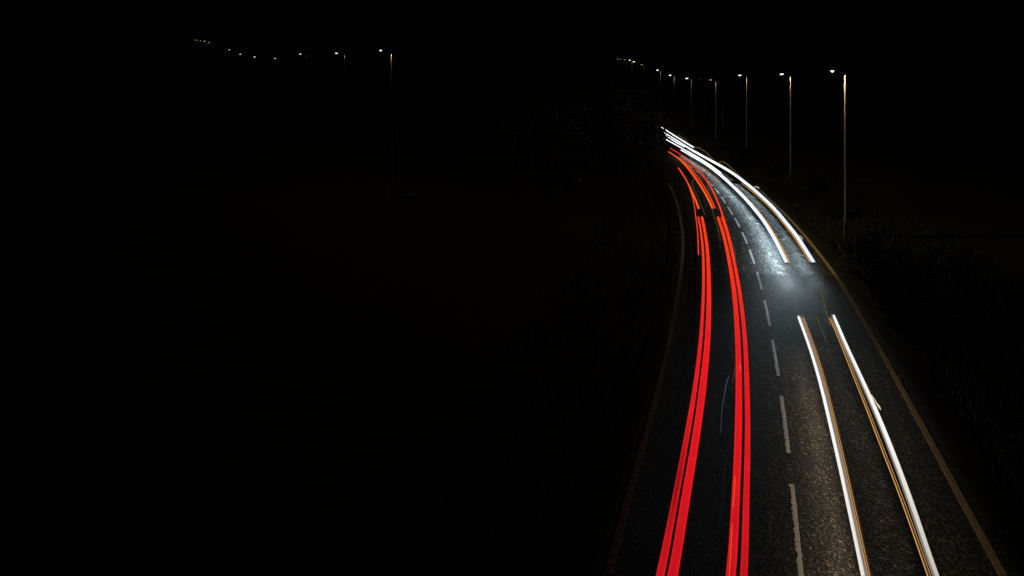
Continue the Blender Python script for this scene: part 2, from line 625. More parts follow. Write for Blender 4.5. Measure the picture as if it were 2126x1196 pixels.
GR_RED = 'red tail light trails along the near lane'
t = tube('tail_light_trail', path_px(edges([(1260, 1346, 1367.5), (1196, 1361.5, 1380.3), (1048, 1392.4, 1406.8), (900, 1421, 1433), (800, 1438.6, 1448.8),
    (700, 1451, 1459.4), (600, 1457, 1464), (520, 1456.3, 1462.4), (480, 1452.4, 1457.6), (450.5, 1447.3, 1451.8)]), ZT), 0.05, mat_red('red_glow_outer', -1, 1, dip=(4.8, 2.2, 0.55)))
tag(t, 'long red light trail nearest the left edge line of the road', 'light trail', GR_RED)
t = tube('tail_light_trail', path_px(edges([(1260, 1370, 1395), (1196, 1385.7, 1408), (1048, 1411.5, 1431.2), (900, 1437.7, 1454.3), (800, 1451.9, 1467.3),
    (700, 1463, 1475.4), (600, 1466.8, 1476.9), (520, 1464.7, 1472.4), (480, 1459.8, 1466.6), (450.5, 1454, 1460.8)]), ZT), 0.05, mat_red('red_glow_broad', 1, 2))
tag(t, 'broad red light trail just right of the leftmost red one', 'light trail', GR_RED)
t = tube('tail_light_trail', path_px(edges([(1260, 1497, 1520), (1196, 1507, 1528.5), (1048, 1517.9, 1535.8), (900, 1525.1, 1540.7), (800, 1527, 1540.7),
    (700, 1525.8, 1537.3), (600, 1518.5, 1528.3), (520, 1505.8, 1513.6), (480, 1496.3, 1503.6), (450.5, 1487, 1493.9)]), ZT), 0.05, mat_red('red_glow_middle', -1, 3))
tag(t, 'broad red light trail left of the narrow one by the dashed line', 'light trail', GR_RED)
t = tube('tail_light_trail', path_px(edges([(1260, 1530, 1548), (1196, 1536.4, 1552.8), (1048, 1542, 1556), (900, 1546.4, 1558.1), (800, 1545.4, 1556.2),
    (700, 1541.8, 1550.8), (600, 1530.6, 1538.8), (520, 1515.7, 1522), (480, 1505.5, 1511), (450.5, 1495.8, 1500.5)]), ZT), 0.05, mat_red('red_glow_inner', 1, 4))
tag(t, 'narrow red light trail nearest the dashed white centre line', 'light trail', GR_RED)

M_OR = mat_glow('orange_red_glow', rgb(255, 92, 22), 1.05)
M_ORR = mat_glow('red_orange_glow', rgb(250, 62, 26), 1.0)
GR_OR = 'orange light trails at the far bend'
t = tube('tail_light_trail', path_px([(1526, 540, 2.2), (1519, 512, 3.2), (1511.5, 482, 3.6), (1502.6, 454, 3.8), (1495.8, 433.8, 3.4), (1487.7, 413.7, 3.2), (1478.4, 393.6, 3.2), (1469, 377.6, 3.0),
    (1455.6, 360, 2.8), (1442.2, 345.7, 2.6), (1423.5, 329.4, 2.3), (1406, 316.5, 2.2), (1392, 308, 2)], ZT + 0.06), 0.05, M_ORR)
tag(t, 'long thin orange light trail hugging the dashed centre line round the bend', 'light trail', GR_OR)
t = tube('tail_light_trail', path_px([(1450.3, 530, 2.4), (1449.3, 500, 2.2), (1447.3, 470, 2.0), (1445, 453.8, 1.9), (1440.9, 423, 1.8), (1435.5, 401, 2.4), (1428.9, 382, 3.0), (1417.5, 362, 3.2), (1408, 348.2, 3)], ZT), 0.04, M_ORR)
tag(t, 'thin red light trail left of the broad ones, ending halfway down', 'light trail', GR_OR)
t = tube('tail_light_trail', path_px([(1451, 434.2, 4.4), (1445.6, 419, 4.0), (1439, 403.5, 3.6), (1434.5, 393, 2.8), (1429.4, 382.5, 2.2)], ZT + .05), 0.04, M_OR)
tag(t, 'short orange light trail forking off the thin red one at the bend', 'light trail', GR_OR)
t = tube('tail_light_trail', path_px([(1480.2, 433.8, 5.0), (1472, 416.5, 4.6), (1463.6, 400.5, 4.4), (1450.3, 379.3, 4.2), (1437, 360.5, 3.9), (1424, 344.5, 3.8), (1411, 331, 3.4), (1400, 323, 3.2), (1388, 315, 3)], ZT), 0.05, M_OR)
tag(t, 'thicker orange light trail between the forked one and its thin twin', 'light trail', GR_OR)
t = tube('tail_light_trail', path_px([(1485, 433.2, 2.6), (1478, 417, 2.5), (1470.3, 401.7, 2.3), (1460, 384.6, 2.2), (1450.3, 370.2, 2.2), (1440, 357.2, 2.4), (1431, 346.8, 3.2), (1421, 337.5, 3.4), (1412, 330, 3.0)], ZT), 0.04, M_ORR)
tag(t, 'fine orange light trail beside the thicker orange one', 'light trail', GR_OR)

M_COOL = mat_glow('cool_white_glow', (0.93, 0.97, 1.0), 1.7)
M_BLUE = mat_glow('blue_rim_glow', rgb(80, 150, 245), 0.9)
M_AMB = mat_glow('amber_strip_glow', rgb(240, 175, 100), 0.8)
M_AMB2 = mat_glow('amber_line_glow', rgb(236, 172, 96), 0.85)
M_BRN = mat_glow('faint_brown_glow', rgb(96, 66, 34), 0.9)
def mat_white_grad(name, near, far, length, c0, c1):
    b = NT(name)
    uvn = b.n('ShaderNodeUVMap')
    sp = b.n('ShaderNodeSeparateXYZ')
    b.l(uvn.outputs[0], sp.inputs[0])
    col = b.ramp(b.math('DIVIDE', sp.outputs[0], length, clamp=True), [(0.0, near), (0.55, far), (1.0, far)])
    pr = b.ramp(b.math('MULTIPLY_ADD', sp.outputs[1], 0.5, 0.5), [(0.0, (c0,) * 3), (0.3, (1,) * 3), (0.6, (1,) * 3), (1.0, (c1,) * 3)])
    st = b.n('ShaderNodeTexNoise', noise_dimensions='2D', Scale=1.0, Detail=2.0)
    cb = b.n('ShaderNodeCombineXYZ')
    b.l(b.math('MULTIPLY', sp.outputs[0], 0.12), cb.inputs[0])
    b.l(b.math('MULTIPLY', sp.outputs[1], 2.2), cb.inputs[1])
    b.l(cb.outputs[0], st.inputs['Vector'])
    k = b.math('MULTIPLY', pr, b.math('MULTIPLY_ADD', st.outputs['Fac'], 0.8, 0.65))
    e = b.n('ShaderNodeEmission')
    b.l(col, e.inputs['Color'])
    b.l(k, e.inputs['Strength'])
    b.l(e.outputs[0], b.out.inputs[0])
    return b.m


M_WARM = mat_white_grad('warm_white_glow', rgb(226, 219, 210), (1.05, 1.02, 1.0), 22.0, 1.05, 0.85)
M_WARM2 = mat_white_grad('warm_white_glow_right', rgb(190, 180, 166), (1.05, 1.02, 0.98), 16.0, 0.75, 0.9)
M_PALE = mat_glow('pale_grey_glow', rgb(150, 144, 138), 0.9)
M_PALE2 = mat_glow('dim_grey_glow', rgb(128, 122, 116), 0.9)


def shift(pts, dx0, dx1, w0, w1, dy=0.0):
    """The same trail moved sideways: dx and width run from the near end to the far end."""
    n = len(pts) - 1
    return [(p[0] + dx0 + (dx1 - dx0) * i / n, p[1] + dy, w0 + (w1 - w0) * i / n) for i, p in enumerate(pts)]


GR_W = 'white headlight trails of the oncoming lane'
# upper pair, left lamp
UL = [(1633.5, 546, 5.6), (1621.5, 521.7, 5.8), (1608.3, 495.7, 6.0), (1587, 460.9, 6.0), (1565, 432.6, 6.2), (1543.2, 408, 6.4), (1521.5, 386.5, 6.6), (1500, 366.8, 7.6), (1486, 355, 8.6),
      (1468, 342.5, 6.4), (1450, 331.8, 5.4), (1432, 321.5, 4.6), (1414.5, 311.5, 4.0)]
UL2 = [(1497.5, 360.5, 4.4), (1484, 350.5, 5), (1468, 339.2, 4.6), (1450, 327.6, 4.2), (1432, 317, 3.8), (1420, 310.3, 3.4), (1408, 303.6, 3.2), (1398, 298, 3.2), (1387, 292, 3), (1374, 285, 2.8)]
rt = empty('headlight_trail', at(1587, 460.9))
tag(rt, 'left white light trail of the bright pair curving round the bend', 'light trail', GR_W)


def part(name, root, P, hz, mat):
    o = tube(name, P - np.array([*root.location, 0.0]), hz, mat, root)
    return o


part('core', rt, path_px(UL, ZH), 0.05, M_COOL)
part('upper_core', rt, path_px(UL2, ZH + 0.06), 0.05, M_COOL)
part('blue_rim', rt, path_px(shift(UL, -3.9, -2.8, 2.6, 1.8), ZH - 0.02), 0.02, M_BLUE)
part('amber_strip', rt, path_px([(1640.2, 547.5, 3.0), (1627.3, 521.7, 2.8), (1613.7, 495.7, 2.6), (1592, 460.9, 2.4), (1569.4, 432.6, 2.2), (1547, 408, 2.0), (1527, 388, 1.6)], ZH), 0.03, M_AMB)
# upper pair, right lamp
UR = [(1689.5, 545.5, 6.0), (1674.5, 521.7, 6.2), (1652.4, 488, 6.4), (1630.6, 460.9, 6.4), (1608.7, 434.8, 6.4), (1587, 413.6, 6.6), (1565, 393.8, 6.8), (1543.5, 376.6, 7.0), (1526, 363.2, 7.6),
      (1500, 346.8, 8.8), (1478, 334.5, 8.4), (1455, 322, 7.6), (1436, 311.3, 7), (1424, 303.6, 4.2), (1412, 296, 3.8), (1401, 289, 3.4), (1391, 282.8, 3), (1380, 276, 2.8)]
rt2 = empty('headlight_trail', at(1608.7, 434.8))
tag(rt2, 'right white light trail of the bright pair curving round the bend', 'light trail', GR_W)
part('core', rt2, path_px(UR, ZH), 0.05, M_COOL)
part('blue_rim', rt2, path_px(shift(UR[:9], 4.0, 4.2, 2.4, 1.8), ZH - 0.02), 0.02, M_BLUE)
part('amber_strip', rt2, path_px([(1682.6, 545.5, 2.6), (1668, 521.7, 2.4), (1646.5, 489.5, 2.2), (1625, 462.5, 2.1), (1603.3, 436.5, 2.0), (1582.5, 416.5, 1.8), (1561, 397.5, 1.7), (1540, 380.5, 1.5)], ZH), 0.03, M_AMB)
part('amber_line', rt2, path_px([(1685.0, 545.8, 1.0), (1670.6, 521.7, 1.0), (1648.8, 489, 1.0), (1627.5, 462, 1.0)], ZH), 0.02, M_BRN)
# far short ones
t = tube('headlight_trail', path_px([(1440.5, 306.5, 3.8), (1428, 299, 4.0), (1412, 289, 3.8), (1396, 279, 3.4), (1385, 271.7, 2.8), (1374, 264.5, 2.6)], ZH), 0.06, M_COOL)
tag(t, 'topmost short white light trail at the far end of the road', 'light trail', GR_W)
t = tube('headlight_trail', path_px([(1422.5, 305.7, 3.6), (1413, 300.6, 3.6), (1404, 295.6, 3.4), (1394, 289.3, 3), (1382, 281, 2.6)], ZH), 0.06, M_COOL)
tag(t, 'shortest white light trail, low between the others at the far end', 'light trail', GR_W)

# lower pair
LL = [(1806, 1260, 8.4), (1791.8, 1196, 8.0), (1778, 1128, 7.6), (1763, 1058, 7.4), (1746, 979, 7.2), (1728, 900, 6.8), (1714, 840, 6.4), (1700.4, 786, 6.0), (1684, 731, 5.6), (1669, 688, 5.2), (1657.5, 657, 4.8)]
rt3 = empty('headlight_trail', at(1728, 900))
tag(rt3, 'left white light trail of the near pair, running out of the frame bottom', 'light trail', GR_W)
part('core', rt3, path_px(LL, ZH), 0.05, M_WARM)
part('pale_band', rt3, path_px(shift(LL, 6.6, 4.6, 6.5, 4.2), ZH - 0.03), 0.03, M_PALE2)
part('amber_strip', rt3, path_px(shift(LL, 10.8, 8.2, 1.3, 1.0, 1.0), ZH), 0.03, M_AMB2)
part('amber_strip', rt3, path_px(shift(LL, 14.6, 11.0, 1.3, 0.9, 1.5), ZH), 0.03, M_AMB2)
part('amber_line', rt3, path_px(shift(LL, 17.0, 12.8, 1.0, 0.7), ZH), 0.03, M_BRN)
LR = [(1970, 1260, 9), (1943, 1191, 9), (1904, 1076, 9.6), (1872.5, 989, 9.4), (1841.8, 909, 9.0), (1812, 837.5, 8.0), (1786, 780, 7.2), (1757, 717, 6.4), (1741.5, 681, 5.8), (1730.8, 655, 5.0)]
rt4 = empty('headlight_trail', at(1841.8, 909))
tag(rt4, 'right white light trail of the near pair, nearest the right edge line', 'light trail', GR_W)
part('core', rt4, path_px(LR, ZH), 0.05, M_WARM2)
part('pale_band', rt4, path_px(shift(LR, -7.2, -3.6, 6.0, 3.6), ZH - 0.03), 0.03, M_PALE2)
LA = [(1948, 1260, 2.3), (1925.5, 1194, 2.3), (1887, 1083, 2.2), (1859, 1006, 2.1), (1834.6, 943.6, 2.0), (1800, 853, 1.9), (1772.3, 783, 1.7), (1748.3, 722, 1.6), (1733, 684, 1.8), (1721.8, 660, 1.6)]
part('amber_strip', rt4, path_px(LA, ZH), 0.03, M_AMB2)
part('amber_strip', rt4, path_px(shift(LA, 6.4, 3.2, 1.1, 0.8), ZH), 0.03, M_AMB2)
part('amber_line', rt4, path_px(shift(LA, 3.6, 1.6, 1.3, 0.8), ZH), 0.03, M_BRN)

# thin stray trails: glints, loops and scratches of light
M_LOOP = mat_glow('cream_loop_glow', rgb(225, 205, 165), 1.0)
M_LOOPD = mat_glow('dim_gold_glow', rgb(110, 88, 48), 0.9)
M_SCR = mat_glow('steel_blue_glow', rgb(86, 104, 122), 0.45)
M_SCRD = mat_glow('dim_blue_glow', rgb(40, 44, 50), 0.6)
M_GOLD = mat_glow('dark_gold_glow', rgb(100, 84, 28), 0.9)
loops = [
    ([(1657, 490.3, 1.3), (1660, 489.4, 1.4), (1663.5, 492, 1.5), (1666, 497.3, 1.8)], .9, M_LOOP, 'small hooked light trail on the right white trail above its end'),
    ([(1565, 389, 1.3), (1569.6, 387.4, 1.4), (1573, 388.6, 1.4), (1576.3, 391.6, 1.3)], .9, M_LOOP, 'small hooked light trail by the white trail halfway round the bend'),
    ([(1441, 306.8, 1.2), (1448, 306, 1.4), (1456, 310, 1.2), (1465.4, 316, 1.2), (1474.5, 325, 1.1), (1481, 331, 1)], .9, M_LOOPD, 'faint gold arching light trail above the far white trails'),
    ([(1492.5, 338, 1.1), (1496.5, 335.2, 1.3), (1503.6, 337.2, 1.3), (1515, 346, 1.2), (1524, 354, 1.1), (1538, 368.5, 1.0)], .9, M_LOOPD, 'gold arching light trail over the white trail before the bend'),
    ([(1581.5, 396.7, 1.2), (1590, 405.5, 1.2), (1600, 417.4, 1.2), (1608, 428.5, 1.2), (1615, 439, 1.0)], .9, M_LOOPD, 'faint gold light trail right of the white trail on the bend'),
    ([(1407, 279.6, 1.1), (1416, 285, 1.1), (1428, 294, 1.0)], .9, M_LOOPD, 'faintest gold light trail at the far end of the road'),
    ([(1632.6, 476, .9), (1643.5, 499, .9), (1658, 519, .9), (1672.8, 536, .8)], .5, M_LOOPD, 'thin gold light trail left of the right white trail'),
    ([(1803.5, 816, 2.4), (1809, 820, 2.4), (1814.5, 828, 2.4), (1819.5, 836.5, 2.6), (1822.5, 841, 3.2), (1824.5, 843.5, 5.0), (1826.5, 847, 3.0), (1829, 851, 1.2)], .7, M_LOOP, 'cream arrow shaped light trail hooked on the near right white trail'),
    ([(1723.3, 675.5, 2.0), (1716.5, 651, 1.7), (1709, 621, 1.4), (1701.5, 595, 1.2)], .5, M_GOLD, 'dark gold straight light trail ahead of the near right white trail'),
    ([(1717, 712, .9), (1705, 683, .9), (1694.5, 657, .8)], .3, M_LOOPD, 'hairline gold light trail running between the near white trails'),
    ([(1513.5, 781, 1.2), (1508, 797, 1.5), (1505, 815, 1.5), (1501, 836, 1.3), (1498, 862, 1.0), (1496.5, 900, .8)], .4, M_SCR, 'thin blue zigzag light trail between the broad red trails'),
    ([(1526, 762, .9), (1523.5, 780, 1.0), (1520, 794, .9)], .4, M_SCR, 'short blue light trail close against the middle red trail'),
    ([(1508, 936, .7), (1503, 990, .8), (1497, 1055, .7), (1492, 1105, .6)], .3, M_SCRD, 'dim long blue light trail low between the red trails'),
    ([(1519, 502, 1.4), (1523, 510, 2.0), (1526, 521, 1.6), (1528.5, 541, 1.0)], .7, M_SCR, 'blue light trail edging the orange trail beside the dashed line'),
    ([(1466, 373, 1.4), (1469.5, 366.5, 1.8), (1471.5, 368.5, 1.4), (1467, 375, 1.2)], .7, M_SCR, 'tiny blue looped light trail over the orange trail at the bend'),
    ([(1443, 354, 1.6), (1447, 358.5, 1.4), (1451, 362, 1.2), (1453, 366.5, .9)], .5, M_SCR, 'tiny blue light trail left of the orange trails at the bend'),
    ([(1468.5, 415, .9), (1464.5, 430, .9), (1460.5, 446, .9)], .4, M_SCRD, 'dim blue light trail slanting between the orange trail ends'),
    ([(1441, 370, .8), (1437, 383, .8), (1450, 412, .7), (1464, 447, .7)], .4, M_LOOPD, 'dim gold light trail weaving between the orange trails'),
    ([(1496, 500, .7), (1489, 470, .7), (1480, 440, .7), (1467, 400, .7)], .4, M_LOOPD, 'dim gold hairline light trail inside the right red trail'),
    ([(1526.5, 988, 1.0), (1525, 1020, 1.2), (1522.5, 1052, 1.0)], .83, M_OR, 'hairline orange light trail riding on the broad middle red trail'),
    ([(1520.5, 1086, 1.0), (1518, 1130, 1.3), (1514, 1196, 1.3), (1510, 1250, 1.2)], .83, M_OR, 'lowest hairline orange light trail on the broad middle red trail'),
    ([(1537, 756, 1.6), (1537.6, 770, 1.6)], .83, M_OR, 'tiny orange light dash on the middle red trail by the blue zigzag'),
]
for pts, z, mt, lb in loops:
    t = tube('stray_light_trail', path_px(pts, z, 0.12, 2), 0.0, mt, None, 6, True, False)
    tag(t, lb, 'light trail', 'thin stray light trails')

# the beams of the oncoming headlamps: one lamp every few metres along the trail, each thrown down the road
def beams(root, pts, power, col, step, yaw, pitch, size=95, first=0.0, blend=1.0, falloff=0.0):
    P = path_px(pts, ZH - 0.12, 0.4)
    s = arclen(P)
    tg = tangents(P)
    q = first
    while q < s[-1] - 0.5:
        p = np.array([np.interp(q, s, P[:, k]) for k in range(3)])
        d = -np.array([np.interp(q, s, tg[:, k]) for k in range(3)])     # towards the viewer
        c, sn = math.cos(yaw), math.sin(yaw)
        d = np.array([d[0] * c - d[1] * sn, d[0] * sn + d[1] * c, -math.tan(pitch)])
        L = bpy.data.lights.new('headlamp_beam', 'SPOT')
        L.energy = power * (1 - falloff * q / s[-1])
        L.color = col
        L.spot_size = math.radians(size)
        L.spot_blend = blend
        L.shadow_soft_size = 0.06
        o = bpy.data.objects.new('headlamp_beam', L)
        COL.objects.link(o)
        o.parent = root
        o.location = tuple(p - np.array(root.location))
        o.rotation_euler = Vector(d).to_track_quat('-Z', 'Y').to_euler()
        q += step


def washes(root, pts, power, col, step, side, down, first=0.0, spread=150, taper=0.0):
    '''the spill of the same lamps beside the trail: a chain of long narrow area lamps under it, tipped to one side'''
    P = path_px(pts, ZH - 0.1, 0.3)
    s = arclen(P)
    tg = tangents(P)
    q = first
    while q + step < s[-1]:
        a = np.array([np.interp(q, s, P[:, k]) for k in range(3)])
        c = np.array([np.interp(q + step, s, P[:, k]) for k in range(3)])
        d = (c - a) / np.linalg.norm(c - a)
        n = np.array([d[1], -d[0], 0.0])
        aim = Vector(n * side + np.array([0, 0, -down])).normalized()
        L = bpy.data.lights.new('headlamp_spill', 'AREA')
        L.shape = 'RECTANGLE'
        L.size = float(np.linalg.norm(c - a))
        L.size_y = 0.1
        L.energy = power * L.size * (min(1.0, 0.15 + (s[-1] - q - step) / taper) if taper else 1.0)
        L.color = col
        L.spread = math.radians(spread)
        o = bpy.data.objects.new('headlamp_spill', L)
        COL.objects.link(o)
        o.parent = root
        o.location = tuple((a + c) / 2 - np.array(root.location))
        z = -aim
        x = Vector(d)
        y = z.cross(x)
        from mathutils import Matrix
        o.rotation_euler = Matrix((x, y, z)).transposed().to_euler()
        q += step


COOL, GREY, WARM, AMBER = (0.70, 0.90, 1.0), (1.0, 0.97, 0.94), (1.0, 0.74, 0.48), (1.0, 0.72, 0.38)
washes(rt, UL[:8], 21.0, COOL, 4.0, -1.0, 1.15, spread=92)
washes(rt, UL[7:], 14, GREY, 5.0, -1.0, 1.35, spread=92)
washes(rt2, UR[:9], 9, COOL, 4.0, -1.0, 1.2, spread=100)
washes(rt2, UR[8:13], 4.0, GREY, 5.0, -1.0, 1.2, spread=100)
washes(rt3, LL, 3.5, WARM, 2.5, -1.0, 1.5, spread=94, taper=12.0)
washes(rt4, LR, 1.0, WARM, 2.5, -1.0, 0.8, spread=95, taper=8.0)
washes(rt4, LR, 0.55, AMBER, 2.5, 1.0, 0.75, spread=95, taper=5.0)
washes(rt2, UR[:7], 0.8, AMBER, 4.0, 1.0, 0.75, spread=95)
beams(rt, UL[:3], 26, COOL, 3.0, math.radians(-20), math.radians(9), 26)
beams(rt, UL[:4], 60, COOL, 1.6, math.radians(-6), math.radians(13), 46)
beams(rt, UL[:5], 190, COOL, 2.0, math.radians(-2), math.radians(7), 26)
beams(rt2, UR[:3], 26, COOL, 1.6, math.radians(-8), math.radians(13), 46)
beams(rt2, UR[:4], 80, COOL, 2.5, math.radians(-6), math.radians(7), 24)

# ------------------------------------------------------------------ street lamps
def ring_mesh(sections, n=12):
    v, f = [], []
    for (x, y, z, r) in sections:
        for a in range(n):
            th = 2 * math.pi * a / n
            v.append((x + r * math.cos(th), y + r * math.sin(th), z))
    for i in range(len(sections) - 1):
        for a in range(n):
            b_ = (a + 1) % n
            f.append((i * n + a, i * n + b_, (i + 1) * n + b_, (i + 1) * n + a))
    f.append(tuple(reversed(range(n))))
    f.append(tuple((len(sections) - 1) * n + a for a in range(n)))
    return v, f


def box(cx, cy, cz, sx, sy, sz, taper=1.0):
    v = []
    for dz, k in ((-1, taper), (1, 1.0)):
        for dx, dy in ((-1, -1), (1, -1), (1, 1), (-1, 1)):
            v.append((cx + dx * sx / 2 * k, cy + dy * sy / 2 * k, cz + dz * sz / 2))
    return v, [(3, 2, 1, 0), (4, 5, 6, 7), (0, 1, 5, 4), (1, 2, 6, 5), (2, 3, 7, 6), (3, 0, 4, 7)]


M_LENS = mat_glow('lamp_lens_white', (1.0, 0.96, 0.9), 3.0)
M_LENSY = mat_glow('lamp_lens_yellow', rgb(235, 190, 95), 0.9)
M_LENSH = mat_glow('lamp_lens_soft_white', (1.0, 0.95, 0.86), 1.25)
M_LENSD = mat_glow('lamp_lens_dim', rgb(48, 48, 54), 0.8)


def build_lamp_meshes():
    col = ring_mesh([(0, 0, -0.6, 0.1), (0, 0, 1.25, 0.1), (0, 0, 1.32, 0.07), (0, 0, 5.5, 0.066), (0, 0, COLH - 0.35, 0.06), (0, 0, COLH - 0.12, 0.054), (0, 0, COLH - 0.1, 0.0)])
    return col


col_v, col_f = build_lamp_meshes()
me_cache = {}


def shared(name, key, vf, mat, parent, sm=False):
    if key in me_cache:
        o = bpy.data.objects.new(name, me_cache[key])
        COL.objects.link(o)
        o.parent = parent
        return o
    o = mesh_obj(name, vf[0], vf[1], mat, parent, smooth_shade=sm)
    me_cache[key] = o.data
    return o


def street_lamp(l, kind, label, group, power):
    lx, ly, px, d = l
    b0 = lamp_base(l)
    arm = max(0.7, (px - lx) / F * d)             # lantern hangs this far left of the column
    arm = round(arm, 2)
    root = empty('street_lamp', b0)
    tag(root, label, 'street lamp', group)
    hillside = 'hillside' in label
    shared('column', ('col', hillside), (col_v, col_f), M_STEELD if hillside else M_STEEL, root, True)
    shared('door', 'door', box(0, -0.1, 0.75, 0.12, 0.03, 0.5), M_HOUSING, root)
    # bracket arm rising a little over the carriageway
    n = 6
    av, af = [], []
    for i in range(n):
        u = i / (n - 1)
        x = -arm * u * 0.8
        z = COLH - 0.14 + 0.16 * math.sin(u * math.pi / 2)
        for a in range(8):
            th = 2 * math.pi * a / 8
            av.append((x, 0.018 * math.cos(th), z + 0.018 * math.sin(th)))
    for i in range(n - 1):
        for a in range(8):
            b_ = (a + 1) % 8
            af.append((i * 8 + a, (i + 1) * 8 + a, (i + 1) * 8 + b_, i * 8 + b_))
    shared('arm', ('arm', arm), (av, af), M_HOUSING, root, True)
    k = max(1.0, min(2.1, d / 130.0))
    hv, hf = box(-arm, 0, COLH + 0.06, 0.6, 0.28, 0.1, 0.8)
    h = shared('lantern_housing', ('h', arm), (hv, hf), M_HOUSING, root)
    lw = 0.18 if d < 60 else 0.2 if d < 70 else 0.33 if d < 90 else 0.36
    lw = lw * (1 if d < 150 else 1.35)
    sec = []
    if hillside:
        lw *= 0.85
    lens_m = {'w': M_LENSH if hillside else M_LENS, 'y': M_LENSY, 'd': M_LENSD}[kind]
    bowl_v, bowl_f = [], []
    nr, na = 5, 12
    for i in range(nr):
        ph = i / (nr - 1) * math.pi / 2
        for a in range(na):
            th = 2 * math.pi * a / na
            bowl_v.append((-arm + lw / 2 * math.cos(ph) * math.cos(th), 0.12 * math.cos(ph) * math.sin(th), COLH + 0.008 - (0.1 + 0.03 * (d > 150)) * math.sin(ph)))
    for i in range(nr - 1):
        for a in range(na):
            b_ = (a + 1) % na
            bowl_f.append((i * na + a, (i + 1) * na + a, (i + 1) * na + b_, i * na + b_))
    shared('lens', ('lens', arm, lw, kind, d > 150), (bowl_v, bowl_f), lens_m, h, True)
    if power > 0:
        L = bpy.data.lights.new('lamp_light', 'SPOT')      # a cut-off lantern: light goes down only
        L.spot_size = math.radians(176)
        L.spot_blend = 0.1
        L.energy = power
        L.color = (1.0, 0.6, 0.14) if hillside else (1.0, 0.72, 0.30)
        L.shadow_soft_size = 0.05
        o = bpy.data.objects.new('lamp_light', L)
        COL.objects.link(o)
        o.parent = root
        o.location = (-0.32, -0.06, COLH - 0.24) if hillside else (-min(arm, 0.8), -0.1, COLH - 0.22)
    return root


GL1, GL2, GL3 = 'street lamps along the right verge of the road', 'street lamps on the dark hillside', 'unlit street lamps beyond the bend'
labR = ['nearest tall street lamp, its column lit golden, beside the right verge', 'second tall street lamp along the right verge, with the broadest glowing lantern',
        'third street lamp along the verge, between two taller and two lower ones', 'lowest hanging street lamp with a yellowish lantern, past the bend',
        'street lamp just left of the lowest yellowish one past the bend', 'street lamp above the right side of the far white trail ends',
        'bright street lamp above the far tip of the white trails', 'dull brown street lamp between the far cluster and the bright row',
        'rightmost white street lamp of the small far cluster uphill', 'street lamp with glowing column top in the small far cluster',
        'third street lamp from the left in the small far cluster', 'second street lamp from the left in the small far cluster', 'leftmost street lamp of the small far cluster above the road']
kindR = ['w', 'w', 'w', 'y', 'w', 'w', 'w', 'y', 'w', 'w', 'y', 'y', 'y']
powR = [350, 220, 110, 82, 82, 82, 70, 14, 5, 120, 14, 7, 4]
for l, lb, k, p in zip(lamps_right, labR, kindR, powR):
    street_lamp(l, k, lb, GL1, p)
labL = ['hillside street lamp with the longest brightest golden column, rightmost of its row', 'hillside street lamp with a broad white lantern and short amber column glow',
        'hillside street lamp third from the bright golden column', 'lowest hillside street lamp, with a small yellow lantern', 'hillside street lamp just left of the lowest yellow one',
        'middling hillside street lamp, second left of the lowest yellow one', 'highest white hillside street lamp before the faint far cluster', 'rightmost street lamp of the faint far hillside cluster',
        'white street lamp with an amber spark in the far hillside cluster', 'third street lamp from the left in the far hillside cluster',
        'second street lamp from the left in the far hillside cluster', 'leftmost and faintest street lamp of the far hillside cluster']
kindL = ['w', 'w', 'w', 'y', 'w', 'w', 'w', 'y', 'w', 'y', 'y', 'y']
powL = [100, 26, 6, 4, 6, 4, 6, 0, 60, 0, 0, 0]
for l, lb, k, p in zip(lamps_left, labL, kindL, powL):
    street_lamp(l, k, lb, GL2, p)
labD = ['unlit street lamp above and right of the fifth lit one', 'unlit street lamp between two lit ones past the bend', 'unlit street lamp just right of the lowest yellowish one']
for l, lb in zip(lamps_dim, labD):
    street_lamp(l, 'd', lb, GL3, 0)

# ------------------------------------------------------------------ vegetation
def leaf_cloud(n, centre_fn, size, tilt=1.0):
    c = np.array([centre_fn() for _ in range(n)])
    a = rng.normal(size=(n, 3))
    a /= np.linalg.norm(a, axis=1)[:, None]
    b = rng.normal(size=(n, 3))
    b -= a * (a * b).sum(1)[:, None]
    b /= np.linalg.norm(b, axis=1)[:, None]
    s = size * (0.6 + 0.8 * rng.random(n))[:, None]
    v = np.stack([c - a * s, c + b * s * 0.5, c + a * s, c - b * s * 0.5], 1).reshape(-1, 3)
    f = np.arange(4 * n).reshape(-1, 4)
    return v, f


def crown_fn(R, zc, zr, clumps, seed):
    r = np.random.default_rng(seed)
    cs = []
    while len(cs) < clumps:
        p = r.uniform(-1, 1, 3)
        if 0.35 < np.linalg.norm(p) < 1:
            cs.append(p * (R, R, zr) + (0, 0, zc))
    cs = np.array(cs)
    rad = r.uniform(0.16, 0.34, clumps) * R

    def fn():
        k = rng.integers(clumps)
        g = rng.normal(size=3)
        g = g / np.linalg.norm(g) * rng.random() ** 0.45
        return cs[k] + g * rad[k] * (1, 1, 0.8) * (1.7 if rng.random() < 0.1 else 1.0)
    return fn, cs


def limb(p0, p1, r0, r1, n=7):
    p0, p1 = np.array(p0, float), np.array(p1, float)
    d = (p1 - p0) / np.linalg.norm(p1 - p0)
    a = np.cross(d, (0, 0, 1) if abs(d[2]) < 0.9 else (1, 0, 0))
    a /= np.linalg.norm(a)
    b = np.cross(d, a)
    v = []
    for p, r in ((p0, r0), (p0 * .5 + p1 * .5 + rng.normal(size=3) * 0.06, (r0 + r1) / 2), (p1, r1)):
        for k in range(n):
            th = 2 * math.pi * k / n
            v.append(p + a * r * math.cos(th) + b * r * math.sin(th))
    f = [(i * n + k, i * n + (k + 1) % n, (i + 1) * n + (k + 1) % n, (i + 1) * n + k) for i in range(2) for k in range(n)]
    return v, f


